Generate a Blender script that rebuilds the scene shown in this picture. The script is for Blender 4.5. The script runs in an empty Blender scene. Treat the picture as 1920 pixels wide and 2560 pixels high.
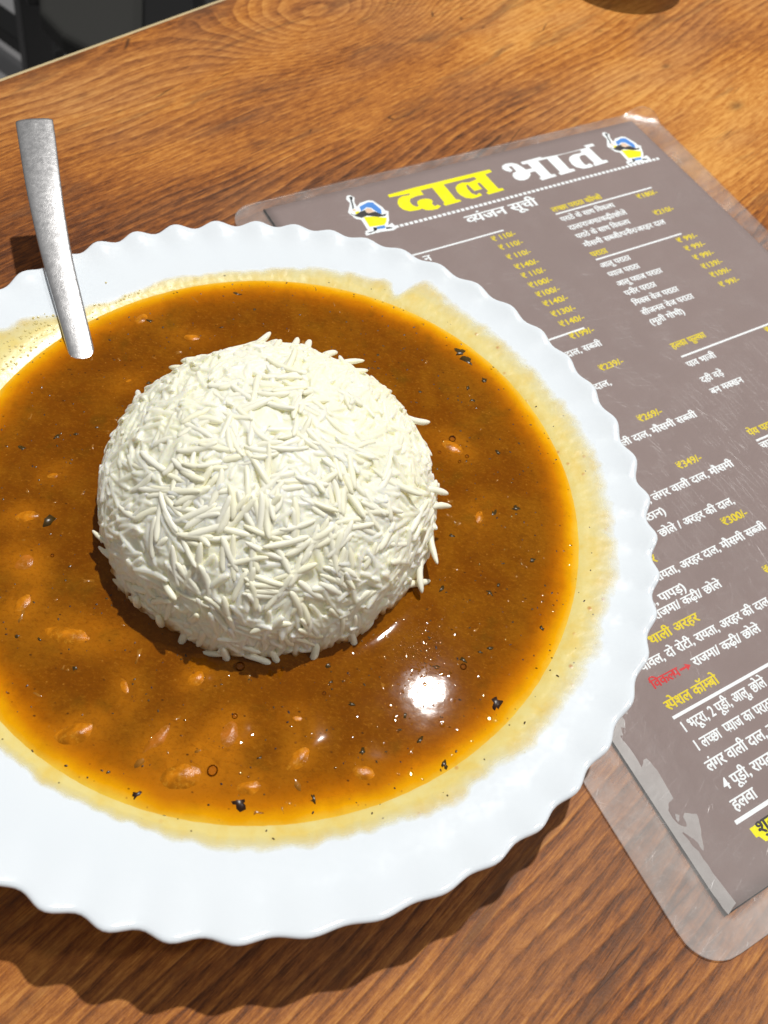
import bpy, bmesh, math, random
from mathutils import Vector, Matrix, noise
from mathutils.geometry import tessellate_polygon

# ---------------------------------------------------------------- camera, room light, lamps, exposure
C = bpy.context.scene.collection
scene = bpy.context.scene
S = 0.01                                   # everything below is written in centimetres
cam_d = bpy.data.cameras.new('camera')
cam = bpy.data.objects.new('camera', cam_d); C.objects.link(cam)
cam_d.sensor_fit = 'VERTICAL'; cam_d.sensor_height = 36.0
cam_d.lens = 2058 / 2560 * 36.0
cam_d.clip_start = 0.005; cam_d.clip_end = 30
TILT, ROLL, CH = math.radians(32.79), math.radians(11.71), 22.61
cam.matrix_world = (Matrix.Translation((0, 0, CH*S)) @ Matrix.Rotation(TILT, 4, 'X') @ Matrix.Rotation(ROLL, 4, 'Z'))
cam_d.dof.use_dof = True
cam_d.dof.focus_distance = 0.235
cam_d.dof.aperture_fstop = 20.0
scene.camera = cam

world = bpy.data.worlds.new("World"); scene.world = world; world.use_nodes = True
wn, wl = world.node_tree.nodes, world.node_tree.links
bg = wn['Background']
wtc = wn.new('ShaderNodeTexCoord'); wsep = wn.new('ShaderNodeSeparateXYZ')
wr = wn.new('ShaderNodeValToRGB')
wl.new(wtc.outputs['Generated'], wsep.inputs[0])
wmr = wn.new('ShaderNodeMapRange'); wmr.inputs['From Min'].default_value = -1.0
wl.new(wsep.outputs['Z'], wmr.inputs['Value']); wl.new(wmr.outputs[0], wr.inputs['Fac'])
wr.color_ramp.elements[0].position = 0.45; wr.color_ramp.elements[0].color = (0.045, 0.042, 0.042, 1)
wr.color_ramp.elements[1].position = 1.0; wr.color_ramp.elements[1].color = (0.36, 0.36, 0.36, 1)
wl.new(wr.outputs['Color'], bg.inputs['Color']); bg.inputs['Strength'].default_value = 0.72

def lamp(name, loc, power, color, radius, label, spot=None, target=None, blend=0.5):
    d = bpy.data.lights.new(name, 'SPOT' if spot else 'POINT')
    d.energy = power; d.color = color; d.shadow_soft_size = radius*S
    o = bpy.data.objects.new(name, d); C.objects.link(o); o.location = Vector(loc)*S
    if spot:
        d.spot_size = math.radians(spot); d.spot_blend = blend
        o.rotation_euler = (Vector(target) - Vector(loc)).to_track_quat('-Z', 'Y').to_euler()
    o['label'] = label; o['category'] = 'lamp'
    return o
KEY = Vector((0.132, 0.362, 1.0))
lamp('ceiling_spotlight', Vector((-3.4, 12.4, 2.5)) + KEY*170, 121, (1.0, 0.975, 0.94), 1.8,
     'bright warm white ceiling spotlight that throws the hard shadow of the plate')
lamp('side_lamp', (165, 34, 170), 34, (1.0, 0.98, 0.95), 5.0,
     'white lamp to the right that glares on the laminated menu')
scene.cycles.diffuse_bounces = 7; scene.cycles.max_bounces = 14; scene.cycles.transparent_max_bounces = 12
vs = scene.view_settings
vs.view_transform = 'Standard'; vs.look = 'None'; vs.exposure = 0.0; vs.gamma = 1.0
random.seed(7)

# ---------------------------------------------------------------- helpers
def sm(o):
    for p in o.data.polygons: p.use_smooth = True
    return o
def mesh_obj(name, verts, faces, mat=None, parent=None, smooth=True, raw=False):
    me = bpy.data.meshes.new(name)
    me.from_pydata([tuple(Vector(v)*S) for v in verts], [], faces); me.update()
    if mat: me.materials.append(mat)
    o = bpy.data.objects.new(name, me); C.objects.link(o)
    if smooth: sm(o)
    if parent: o.parent = parent
    return o
def empty(name, loc=(0, 0, 0), rz=0.0):
    o = bpy.data.objects.new(name, None); C.objects.link(o)
    o.location = Vector(loc)*S; o.rotation_euler = (0, 0, rz); o.empty_display_size = 0.01
    return o
def tag(o, label=None, cat=None, group=None, kind=None):
    if label: o['label'] = label
    if cat: o['category'] = cat
    if group: o['group'] = group
    if kind: o['kind'] = kind
    return o

class NT:
    """small node-tree helper"""
    def __init__(s, name):
        s.m = bpy.data.materials.new(name); s.m.use_nodes = True
        s.t = s.m.node_tree; s.t.nodes.clear()
        s.out = s.t.nodes.new('ShaderNodeOutputMaterial')
    def n(s, typ, **kw):
        nd = s.t.nodes.new(typ)
        for k, v in kw.items():
            if hasattr(nd, k): setattr(nd, k, v)
        return nd
    def l(s, a, b): s.t.links.new(a, b)
    def val(s, v, sock):
        if isinstance(v, (int, float)): sock.default_value = v
        elif isinstance(v, (tuple, list)): sock.default_value = (*v, 1) if len(sock.default_value) == 4 and len(v) == 3 else v
        else: s.l(v, sock)
    def math(s, op, a, b=None, c=None, clamp=False):
        nd = s.n('ShaderNodeMath'); nd.operation = op; nd.use_clamp = clamp
        for i, v in enumerate((a, b, c)):
            if v is not None: s.val(v, nd.inputs[i])
        return nd.outputs[0]
    def coords(s, scale=(100, 100, 100)):
        tc = s.n('ShaderNodeTexCoord'); mp = s.n('ShaderNodeMapping')
        mp.inputs['Scale'].default_value = scale
        s.l(tc.outputs['Object'], mp.inputs['Vector']); return mp.outputs[0]
    def scale(s, vec, sc):
        mp = s.n('ShaderNodeMapping'); mp.inputs['Scale'].default_value = sc
        s.l(vec, mp.inputs['Vector']); return mp.outputs[0]
    def noise(s, vec, scale=1, detail=3, rough=0.5, dist=0.0):
        nd = s.n('ShaderNodeTexNoise'); nd.inputs['Scale'].default_value = scale
        nd.inputs['Detail'].default_value = detail; nd.inputs['Roughness'].default_value = rough
        nd.inputs['Distortion'].default_value = dist
        s.l(vec, nd.inputs['Vector']); return nd.outputs['Fac']
    def voro(s, vec, scale=1, feature='F1'):
        nd = s.n('ShaderNodeTexVoronoi'); nd.feature = feature; nd.inputs['Scale'].default_value = scale
        s.l(vec, nd.inputs['Vector']); return nd
    def ramp(s, fac, stops, interp='LINEAR'):
        nd = s.n('ShaderNodeValToRGB'); cr = nd.color_ramp; cr.interpolation = interp
        while len(cr.elements) < len(stops): cr.elements.new(0.5)
        for e, (p, c) in zip(cr.elements, stops):
            e.position = p; e.color = (*c, 1) if len(c) == 3 else c
        s.val(fac, nd.inputs['Fac']); return nd.outputs['Color']
    def g(s, fac, stops): return s.ramp(fac, [(p, (v, v, v)) for p, v in stops])
    def mix(s, fac, a, b, mode='MIX'):
        nd = s.n('ShaderNodeMix'); nd.data_type = 'RGBA'; nd.blend_type = mode
        s.val(fac, nd.inputs[0]); s.val(a, nd.inputs[6]); s.val(b, nd.inputs[7]); return nd.outputs[2]
    def bump(s, h, strength=0.3, dist=0.001, normal=None):
        nd = s.n('ShaderNodeBump'); nd.inputs['Strength'].default_value = strength
        nd.inputs['Distance'].default_value = dist; s.l(h, nd.inputs['Height'])
        if normal: s.l(normal, nd.inputs['Normal'])
        return nd.outputs[0]
    def bsdf(s, color=(.5, .5, .5), rough=0.5, normal=None, **kw):
        b = s.n('ShaderNodeBsdfPrincipled')
        s.val(color, b.inputs['Base Color']); s.val(rough, b.inputs['Roughness'])
        if normal: s.l(normal, b.inputs['Normal'])
        for k, v in kw.items(): s.val(v, b.inputs[k.replace('_', ' ')])
        return b
    def done(s, sh): s.l(sh.outputs[0] if hasattr(sh, 'outputs') else sh, s.out.inputs['Surface']); return s.m

PC = Vector((-3.45, 12.55, 0))            # plate centre on the table

# ---------------------------------------------------------------- materials
def m_wood():
    t = NT('printed_wood_laminate'); p = t.coords()
    sx = t.n('ShaderNodeSeparateXYZ'); t.l(p, sx.inputs[0]); a, b = sx.outputs[0], sx.outputs[1]
    w1 = t.noise(t.scale(p, (.022, .06, 1)), 1, 2, .5)
    w2 = t.noise(t.scale(p, (.09, .26, 1)), 1, 2, .5)
    w3 = t.noise(t.scale(p, (.35, 1.6, 1)), 1, 2, .55)
    h = t.math('ADD', b, t.math('MULTIPLY', t.math('SUBTRACT', w1, .5), 9.0))
    h = t.math('ADD', h, t.math('MULTIPLY', t.math('SUBTRACT', w2, .5), 1.5))
    h = t.math('ADD', h, t.math('MULTIPLY', t.math('SUBTRACT', w3, .5), .12))
    def bumpk(h, a0, b0, sa, sb, k):
        da = t.math('DIVIDE', t.math('SUBTRACT', a, a0), sa); db = t.math('DIVIDE', t.math('SUBTRACT', b, b0), sb)
        r2 = t.math('ADD', t.math('MULTIPLY', da, da), t.math('MULTIPLY', db, db))
        return t.math('ADD', h, t.math('MULTIPLY', t.math('EXPONENT', t.math('MULTIPLY', r2, -1)), k)), r2
    knots = KNOTS
    r2s = []
    for (a0, b0, sa, sb, k) in knots:
        h, r2 = bumpk(h, a0, b0, sa, sb, k); r2s.append(r2)
    # growth rings: saw-tooth early wood -> late wood
    fr = t.math('FRACT', t.math('MULTIPLY', h, 2.15))
    ring = t.g(fr, [(0, .25), (.10, 1), (.45, .78), (.8, .45), (1, .25)])
    fr2 = t.math('FRACT', t.math('MULTIPLY', h, 5.1))
    ring2 = t.g(fr2, [(0, .35), (.15, 1), (.6, .7), (1, .35)])
    amp = t.g(t.noise(t.scale(p, (.05, .16, 1)), 1, 2), [(.35, 0.18), (.62, 1)])
    fib = t.noise(t.scale(p, (.42, 5.5, 1)), 1, 6, .68)
    fib2 = t.noise(t.scale(p, (1.1, 15, 1)), 1, 4, .7)
    mott = t.noise(t.scale(p, (1.6, 3.4, 1)), 1, 8, .8)
    v = t.math('MULTIPLY', t.math('SUBTRACT', ring, .65), t.math('MULTIPLY', amp, .46))
    v = t.math('ADD', v, t.math('MULTIPLY', t.math('SUBTRACT', ring2, .7), .10))
    v = t.math('ADD', v, t.math('MULTIPLY', t.math('SUBTRACT', fib, .5), .78))
    v = t.math('ADD', v, t.math('MULTIPLY', t.math('SUBTRACT', fib2, .5), .95))
    v = t.math('ADD', v, t.math('MULTIPLY', t.math('SUBTRACT', mott, .5), 1.05))
    big = t.noise(t.scale(p, (.05, .11, 1)), 1, 3, .55)
    v = t.math('ADD', v, t.math('MULTIPLY', t.math('SUBTRACT', big, .5), 1.7))
    v = t.math('MULTIPLY', v, .98)
    # paler print tone here, with stronger lamp light painted into the colour
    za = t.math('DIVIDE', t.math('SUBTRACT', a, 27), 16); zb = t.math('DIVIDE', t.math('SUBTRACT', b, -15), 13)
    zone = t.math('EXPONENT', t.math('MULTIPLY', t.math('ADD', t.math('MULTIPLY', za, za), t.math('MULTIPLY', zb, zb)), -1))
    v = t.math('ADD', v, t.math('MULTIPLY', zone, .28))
    v = t.math('ADD', v, .43)
    col = t.ramp(v, [(0, (.060, .017, .004)), (.22, (.155, .046, .009)), (.45, (.330, .105, .017)),
                     (.68, (.520, .195, .032)), (1, (.74, .36, .085))])
    des = t.g(t.noise(t.scale(p, (.07, .15, 1)), 1, 3, .6), [(.46, 0), (.64, .38)])
    col = t.mix(des, col, t.mix(v, (.10, .045, .020), (.46, .215, .098)))
    # knots and dark smears
    for i, r2 in enumerate(r2s[2:]):
        kf = t.math('EXPONENT', t.math('MULTIPLY', r2, -3.2))
        kf = t.math('MULTIPLY', kf, t.g(mott, [(.3, .4), (.6, 1)]))
        col = t.mix(t.math('MULTIPLY', kf, .75), col, (.055, .022, .009))
    sm_ = t.g(t.noise(t.scale(p, (.13, .7, 1)), 1, 5, .65, .4), [(.56, 0), (.70, .7)])
    col = t.mix(sm_, col, (.12, .052, .024))
    # fine dark cracks along the grain
    cr = t.voro(t.scale(p, (.09, 1.1, 1)), 1, 'DISTANCE_TO_EDGE')
    crm = t.g(cr.outputs['Distance'], [(0, 1), (.012, 0)])
    crm = t.math('MULTIPLY', crm, t.g(t.noise(t.scale(p, (.25, .5, 1)), 1, 2), [(.55, 0), (.62, .8)]))
    col = t.mix(crm, col, (.02, .008, .004))
    grit = t.noise(p, 9, 3, .7)
    hh = t.math('ADD', t.math('MULTIPLY', v, .8), t.math('MULTIPLY', grit, .55))
    nrm = t.bump(hh, .38, .0006)
    rough = t.g(mott, [(.3, .42), (.7, .58)])
    return t.done(t.bsdf(col, rough, nrm, Specular_IOR_Level=.28))

def simple(name, color, rough=.5, **kw):
    t = NT(name); p = t.coords()
    n = t.noise(p, 3, 4, .6)
    c = t.mix(t.g(n, [(.3, 0), (.7, 1)]), tuple(x*.9 for x in color), color)
    return t.done(t.bsdf(c, rough, t.bump(n, .08, .0004), **kw))

def m_plate():
    t = NT('white_opal_glass'); p = t.coords()
    n = t.noise(p, .35, 3, .5)
    f = t.noise(p, 6, 3, .6)
    c = t.mix(n, (.80, .865, .925), (.82, .88, .93))
    return t.done(t.bsdf(c, t.g(f, [(.3, .10), (.7, .17)]), t.bump(n, .12, .003), Subsurface_Weight=.12,
                         Subsurface_Radius=(.004, .004, .004), Subsurface_Scale=1.0, Coat_Weight=.5, Coat_Roughness=.06))

def polar(t, p):
    sx = t.n('ShaderNodeSeparateXYZ'); t.l(p, sx.inputs[0])
    x = t.math('SUBTRACT', sx.outputs[0], .25); y = t.math('SUBTRACT', sx.outputs[1], .1)
    return t.math('SQRT', t.math('ADD', t.math('MULTIPLY', x, x), t.math('MULTIPLY', y, y)))

def m_sauce():
    t = NT('kidney_bean_curry_sauce'); p = t.coords()
    r = polar(t, p)
    wob = t.noise(p, .5, 3, .55)
    wob2 = t.noise(p, 3, 3, .6)
    rr = t.math('ADD', r, t.math('ADD', t.math('MULTIPLY', t.math('SUBTRACT', wob, .5), .50), t.math('MULTIPLY', t.math('SUBTRACT', wob2, .5), .14)))
    base = t.ramp(t.math('DIVIDE', rr, 10), [(.0, (.188, .055, .0010)), (.74, (.190, .054, .0008)), (.79, (.25, .074, .0007)),
                  (.825, (.37, .105, .0004)), (.855, (.60, .195, .0004)), (.883, (.84, .38, .0006)), (.91, (.88, .60, .07))])
    cl = t.noise(p, .62, 4, .6, .3)
    cl2 = t.noise(p, 2.2, 5, .65, .4)
    inner = t.g(t.math('DIVIDE', r, 10), [(.78, 1), (.88, .15)])
    c = t.mix(t.math('MULTIPLY', t.g(cl, [(.42, 0), (.62, .6)]), inner), base, (.275, .100, .0030))
    c = t.mix(t.math('MULTIPLY', t.g(cl2, [(.48, 0), (.70, .5)]), inner), c, (.145, .042, .0011))
    cl3 = t.noise(t.scale(p, (1, 1, 1)), 1.1, 3, .5)
    c = t.mix(t.math('MULTIPLY', t.g(cl3, [(.60, 0), (.76, .5)]), inner), c, (.130, .068, .0030))
    at = t.n('ShaderNodeAttribute'); at.attribute_name = 'bean'
    c = t.mix(t.math('MULTIPLY', at.outputs['Fac'], t.g(cl2, [(.35, 1), (.65, .55)])), c, (.50, .165, .0045))
    gr = t.noise(t.scale(p, (1, 1.6, 1)), 9, 5, .75, .5)
    c = t.mix(t.math('MULTIPLY', t.g(gr, [(.36, .40), (.48, 0)]), inner), c, (.130, .038, .0012))
    c = t.mix(t.math('MULTIPLY', t.g(gr, [(.54, 0), (.68, .6)]), inner), c, (.36, .135, .008))
    # pale specks of spice and fibre
    v = t.voro(p, 4.2); sp = t.g(v.outputs['Distance'], [(.06, 1), (.13, 0)])
    sel = t.n('ShaderNodeSeparateColor'); t.l(v.outputs['Color'], sel.inputs[0])
    sp = t.math('MULTIPLY', sp, t.g(sel.outputs[0], [(.52, 0), (.56, .6)]))
    c = t.mix(sp, c, (.42, .17, .018))
    v2 = t.voro(t.scale(p, (1, 1.5, 1)), 3.3); s2 = t.g(v2.outputs['Distance'], [(.07, 1), (.15, 0)])
    sel2 = t.n('ShaderNodeSeparateColor'); t.l(v2.outputs['Color'], sel2.inputs[0])
    s2 = t.math('MULTIPLY', s2, t.g(sel2.outputs[1], [(.70, 0), (.74, .85)]))
    c = t.mix(s2, c, (.060, .022, .004))
    fine = t.noise(p, 8.5, 4, .8); mid = t.noise(p, 3.0, 4, .6)
    msk = t.g(t.noise(p, .45, 2), [(.35, .35), (.65, 1)])
    vb = t.voro(p, 5.0); selb = t.n('ShaderNodeSeparateColor'); t.l(vb.outputs['Color'], selb.inputs[0])
    dots = t.math('MULTIPLY', t.g(vb.outputs['Distance'], [(0, 1), (.10, .93), (.2, .72), (.38, 0)]), t.g(selb.outputs[0], [(.86, 0), (.88, 1)]))
    h = t.math('ADD', t.math('MULTIPLY', fine, t.math('MULTIPLY', msk, .016)), t.math('MULTIPLY', mid, .08))
    h = t.math('ADD', h, t.math('MULTIPLY', dots, .35))
    spb = t.math('ADD', h, t.math('MULTIPLY', t.math('ADD', sp, s2), .7))
    nrm = t.bump(spb, .16, .0005)
    return t.done(t.bsdf(c, .035, nrm, Specular_IOR_Level=.16, Subsurface_Weight=.05, Subsurface_Radius=(.004, .0015, .0004),
                         Subsurface_Scale=1.0))

def m_film():
    t = NT('thin_sauce_film'); p = t.coords()
    n = t.noise(p, 1.4, 4, .6, .3); n2 = t.noise(p, 5, 4, .65)
    c = t.ramp(n, [(.3, (.84, .73, .30)), (.5, (.83, .68, .23)), (.72, (.82, .60, .13))])
    v = t.voro(p, 2.6); sel = t.n('ShaderNodeSeparateColor'); t.l(v.outputs['Color'], sel.inputs[0])
    s = t.math('MULTIPLY', t.g(v.outputs['Distance'], [(.05, 1), (.20, 0)]), t.g(sel.outputs[0], [(.72, 0), (.76, .85)]))
    c = t.mix(s, c, (.60, .22, .02))
    v3 = t.voro(p, 4.5); sel3 = t.n('ShaderNodeSeparateColor'); t.l(v3.outputs['Color'], sel3.inputs[0])
    s3 = t.math('MULTIPLY', t.g(v3.outputs['Distance'], [(.07, 1), (.12, 0)]), t.g(sel3.outputs[1], [(.86, 0), (.88, .95)]))
    c = t.mix(s3, c, (.10, .055, .008))
    b = t.bsdf(c, .28, t.bump(t.math('ADD', n2, t.math('MULTIPLY', s, .8)), .18, .0004), Specular_IOR_Level=.35)
    at = t.n('ShaderNodeAttribute'); at.attribute_name = 'thick'
    f = t.math('MULTIPLY', at.outputs['Fac'], 1.0)
    f = t.math('ADD', f, t.math('MULTIPLY', t.math('SUBTRACT', n2, .5), .12))
    f = t.math('ADD', f, t.math('MULTIPLY', t.math('SUBTRACT', n, .5), .40))
    f = t.g(f, [(.06, 0), (.30, .55), (.60, .88)])
    tr = t.n('ShaderNodeBsdfTransparent'); mx = t.n('ShaderNodeMixShader')
    t.l(f, mx.inputs[0]); t.l(tr.outputs[0], mx.inputs[1]); t.l(b.outputs[0], mx.inputs[2])
    return t.done(mx)

def m_rice():
    t = NT('steamed_rice'); p = t.coords()
    oi = t.n('ShaderNodeObjectInfo'); n = t.noise(p, .55, 3, .6); n2 = t.noise(p, 7, 3, .6)
    c = t.mix(t.g(n, [(.35, 0), (.65, 1)]), (.95, .912, .63), (.955, .935, .74))
    c = t.mix(t.math('MULTIPLY', oi.outputs['Random'], .35), c, (.93, .93, .88))
    sz = t.n('ShaderNodeSeparateXYZ'); t.l(p, sz.inputs[0])
    soak = t.g(t.math('ADD', t.math('MULTIPLY', sz.outputs[2], 1), t.math('MULTIPLY', t.math('SUBTRACT', t.noise(p, 1.1, 3), .5), 1.1)), [(.12, .9), (.42, 0)])
    c = t.mix(soak, c, (.52, .24, .035))
    return t.done(t.bsdf(c, t.g(n2, [(.3, .28), (.7, .5)]), t.bump(n2, .12, .0003), Specular_IOR_Level=.4,
                         Subsurface_Weight=.75, Subsurface_Radius=(.0022, .0020, .0013), Subsurface_Scale=1.0))

def m_grain():
    t = NT('single_rice_grain'); p = t.coords()
    oi = t.n('ShaderNodeObjectInfo'); n2 = t.noise(p, 7, 3, .6)
    c = t.mix(oi.outputs['Random'], (.97, .938, .70), (.975, .958, .80))
    return t.done(t.bsdf(c, t.g(n2, [(.3, .3), (.7, .5)]), None, Specular_IOR_Level=.4, Subsurface_Weight=.3,
                         Subsurface_Radius=(.0008, .0008, .0007), Subsurface_Scale=1.0))

def m_metal():
    t = NT('scratched_stainless_steel'); p = t.coords()
    n = t.noise(p, 5, 5, .7, .8)
    w = t.n('ShaderNodeTexWave'); w.inputs['Scale'].default_value = 2.3; w.inputs['Distortion'].default_value = 22
    w.inputs['Detail'].default_value = 5; w.inputs['Detail Scale'].default_value = 2.2; t.l(p, w.inputs['Vector'])
    v = t.voro(t.scale(p, (3, 9, 3)), 1, 'DISTANCE_TO_EDGE')
    v2 = t.voro(t.scale(p, (9, 3.2, 3)), 1, 'DISTANCE_TO_EDGE')
    s = t.g(v.outputs['Distance'], [(0, 1), (.035, 0)]); s2 = t.g(v2.outputs['Distance'], [(0, 1), (.03, 0)])
    msk = t.g(t.noise(p, 1.2, 2), [(.4, 0), (.6, 1)])
    sc = t.math('MULTIPLY', t.math('MAXIMUM', s, s2), msk)
    h = t.math('ADD', t.math('MULTIPLY', n, .6), t.math('MULTIPLY', sc, .6)); h = t.math('ADD', h, t.math('MULTIPLY', w.outputs['Fac'], .25))
    c = t.mix(sc, (.86, .85, .85), (.97, .96, .95))
    return t.done(t.bsdf(c, t.g(n, [(.3, .26), (.7, .38)]), t.bump(h, .11, .0003), Metallic=1.0))

def m_paper(name, color, var=.08):
    t = NT(name); p = t.coords(); n = t.noise(p, .18, 3, .5); n2 = t.noise(p, 11, 2, .6)
    c = t.mix(n, tuple(x*(1-var) for x in color), tuple(x*(1+var) for x in color))
    c = t.mix(t.math('MULTIPLY', n2, .12), c, tuple(x*.8 for x in color))
    return t.done(t.bsdf(c, .75, None, Specular_IOR_Level=.15))

def m_filmcard():
    """clear laminating pouch: mostly see-through, whitish from haze and painted-in glare, glossy and scratched"""
    t = NT('clear_laminating_film'); p = t.coords()
    n = t.noise(p, .10, 2, .5); n2 = t.noise(p, .8, 4, .6, .3); f = t.noise(p, 10, 3, .65)
    at = t.n('ShaderNodeAttribute'); at.attribute_name = 'milky_glare'
    v = t.voro(t.scale(p, (.9, 5, 1)), 1, 'DISTANCE_TO_EDGE'); v2 = t.voro(t.scale(p, (4.3, .8, 1)), 1, 'DISTANCE_TO_EDGE')
    s = t.math('MAXIMUM', t.g(v.outputs['Distance'], [(0, 1), (.006, 0)]), t.g(v2.outputs['Distance'], [(0, 1), (.006, 0)]))
    s = t.math('MULTIPLY', s, t.g(n2, [(.46, 0), (.58, 1)]))
    tr = t.n('ShaderNodeBsdfTransparent'); tr.inputs['Color'].default_value = (.97, .97, .965, 1)
    df = t.n('ShaderNodeBsdfDiffuse'); df.inputs['Color'].default_value = (.93, .90, .87, 1)
    tl = t.n('ShaderNodeBsdfTranslucent'); tl.inputs['Color'].default_value = (.95, .93, .90, 1)
    ms = t.n('ShaderNodeMixShader'); ms.inputs[0].default_value = .22
    t.l(df.outputs[0], ms.inputs[1]); t.l(tl.outputs[0], ms.inputs[2])
    gl = t.n('ShaderNodeBsdfGlossy'); gl.inputs['Color'].default_value = (1, 1, 1, 1)
    t.val(t.g(n2, [(.3, .16), (.7, .30)]), gl.inputs['Roughness'])
    nrm = t.bump(t.math('ADD', t.math('ADD', n2, t.math('MULTIPLY', f, .12)), t.math('MULTIPLY', s, .3)), .25, .0012)
    t.l(nrm, gl.inputs['Normal'])
    m1 = t.n('ShaderNodeMixShader')
    mf = t.math('ADD', t.math('MULTIPLY', at.outputs['Fac'], t.g(n2, [(.3, .75), (.7, 1.15)])), t.math('MULTIPLY', s, .22), clamp=True)
    t.l(mf, m1.inputs[0]); t.l(tr.outputs[0], m1.inputs[1]); t.l(ms.outputs[0], m1.inputs[2])
    fr = t.n('ShaderNodeFresnel'); fr.inputs['IOR'].default_value = 1.45; t.l(nrm, fr.inputs['Normal'])
    m2 = t.n('ShaderNodeMixShader'); t.l(t.math('MULTIPLY', fr.outputs[0], .55), m2.inputs[0])
    t.l(m1.outputs[0], m2.inputs[1]); t.l(gl.outputs[0], m2.inputs[2])
    return t.done(m2)
KNOTS = [(16.5, -4.6, 6.5, 4.0, 6.2), (33, -36, 10, 5, -4.0), (28.1, -22.3, .9, .5, 1.0), (9.0, -14.7, 1.5, .35, .3), (28.0, -17.9, .5, .3, .3), (3.5, -.4, 1.4, .5, .2), (-8, -30, 1.2, .4, .4)]
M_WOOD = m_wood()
M_EDGE = simple('cream_edge_band', (.62, .50, .28), .45)
M_BLACKP = simple('black_powder_coat', (.0035, .0035, .0035), .55)
M_SEAT = simple('charcoal_upholstery', (.030, .030, .027), .85)
M_FLOOR = simple('grey_floor_tile', (.36, .355, .36), .5)
M_PLATE = m_plate(); M_SAUCE = m_sauce(); M_FILM = m_film(); M_RICE = m_rice(); M_GRAIN = m_grain(); M_METAL = m_metal()
M_PAPER = m_paper('printed_mauve_brown_card', (.290, .228, .217))
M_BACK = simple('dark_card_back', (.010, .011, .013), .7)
M_WHITE = m_paper('white_print', (.88, .92, .94), .02)
M_YELLOW = m_paper('yellow_print', (.80, .66, .035), .04)
M_YELLOW2 = m_paper('bright_yellow_print', (.90, .85, .004), .02)
M_RED = m_paper('red_print', (.66, .045, .05), .05)
M_BLUE = m_paper('blue_print', (.10, .30, .72), .1)
M_SKIN = m_paper('pale_print', (.80, .60, .45), .05)
M_INK = m_paper('black_print', (.008, .008, .008), .05)
M_GREYINK = m_paper('dark_grey_print', (.055, .05, .05), .3)
M_CARD = m_filmcard()
def m_bean(name, col, col2):
    t = NT(name); p = t.coords(); n = t.noise(p, 1.6, 4, .65, .4); n2 = t.noise(p, 9, 4, .7)
    c = t.mix(t.g(n, [(.38, 0), (.62, 1)]), (.34, .110, .0022), col)
    c = t.mix(t.g(n2, [(.5, 0), (.7, .5)]), c, col2)
    return t.done(t.bsdf(c, t.g(n2, [(.3, .12), (.7, .3)]), t.bump(n2, .22, .0005), Specular_IOR_Level=.2))
M_BEAN = m_bean('bean_skin', (.68, .225, .005), (.72, .32, .022)); M_BEANR = m_bean('reddish_bean_skin', (.52, .160, .016), (.60, .27, .075))
M_DARK = simple('dark_spice', (.035, .012, .004), .35)
M_LEAF = simple('cooked_coriander_leaf', (.060, .032, .003), .3)
M_ONION = simple('soft_onion', (.36, .14, .012), .2)

# ---------------------------------------------------------------- floor and table
o = mesh_obj('floor', [(-400, -300, -75), (400, -300, -75), (400, 500, -75), (-400, 500, -75)], [(0, 1, 2, 3)], M_FLOOR, smooth=False)
tag(o, kind='structure')
A0 = Vector((-20.78, 33.01, 0)); TH = math.radians(55.27)
table = empty('dining_table', A0, TH)
tag(table, 'wooden dining table with orange brown printed grain under the plate and menu', 'table')
def box(name, lo, hi, mat, parent, bev=0.0, seg=2):
    bm = bmesh.new(); bmesh.ops.create_cube(bm, size=1)
    for v in bm.verts:
        v.co = Vector([(lo[i] + (v.co[i] + .5)*(hi[i] - lo[i]))*S for i in range(3)])
    if bev: bmesh.ops.bevel(bm, geom=bm.edges[:], offset=bev*S, segments=seg, affect='EDGES', profile=.5)
    me = bpy.data.meshes.new(name); bm.to_mesh(me); bm.free(); me.materials.append(mat)
    o = bpy.data.objects.new(name, me); C.objects.link(o); sm(o) if bev else None
    if parent: o.parent = parent
    return o
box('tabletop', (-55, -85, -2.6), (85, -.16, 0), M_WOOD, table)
box('edge_band', (-55, -.16, -2.6), (85, .06, -.02), M_EDGE, table, .04)
for x in (-48, 78):
    box('leg', (x - 2.5, -80, -75), (x + 2.5, -75, -2.6), M_BLACKP, table, .2)
    box('leg', (x - 2.5, -14, -75), (x + 2.5, -9, -2.6), M_BLACKP, table, .2)

# chair standing on the floor beyond the table edge
def bar(name, p0, p1, w, h, mat, parent):
    p0, p1 = Vector(p0), Vector(p1); d = (p1 - p0).normalized()
    s = d.cross(Vector((0, 0, 1))).normalized(); u = s.cross(d)
    vs_ = [p + s*a*w/2 + u*b*h/2 for p in (p0, p1) for a, b in ((-1, -1), (1, -1), (1, 1), (-1, 1))]
    f = [(0, 1, 2, 3), (7, 6, 5, 4), (0, 4, 5, 1), (1, 5, 6, 2), (2, 6, 7, 3), (3, 7, 4, 0)]
    o = mesh_obj(name, vs_, f, mat, parent, smooth=False)
    b = o.modifiers.new('bevel', 'BEVEL'); b.width = .3*S; b.segments = 2
    return o
chair = empty('chair', (-70, 130, -75))
tag(chair, 'black framed chair on the grey floor beyond the far table edge', 'chair')
co = Vector((70, -130, 75))
def L_(p): return Vector(p) + co
sv = [(-54.8, 101.2, -31), (-50.9, 92.5, -31), (-47.0, 89.0, -31), (-42.0, 86.8, -31), (-38.9, 89.6, -31), (-36.5, 92.8, -31), (-41.2, 107.1, -31)]
sv = [L_(p) for p in sv]; n_ = len(sv)
o = mesh_obj('seat', sv + [v - Vector((0, 0, 3)) for v in sv], [tuple(range(n_))[::-1], tuple(range(n_, 2*n_))] + [(i, (i+1) % n_, (i+1) % n_ + n_, i + n_) for i in range(n_)], M_SEAT, chair, smooth=False)
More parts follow.
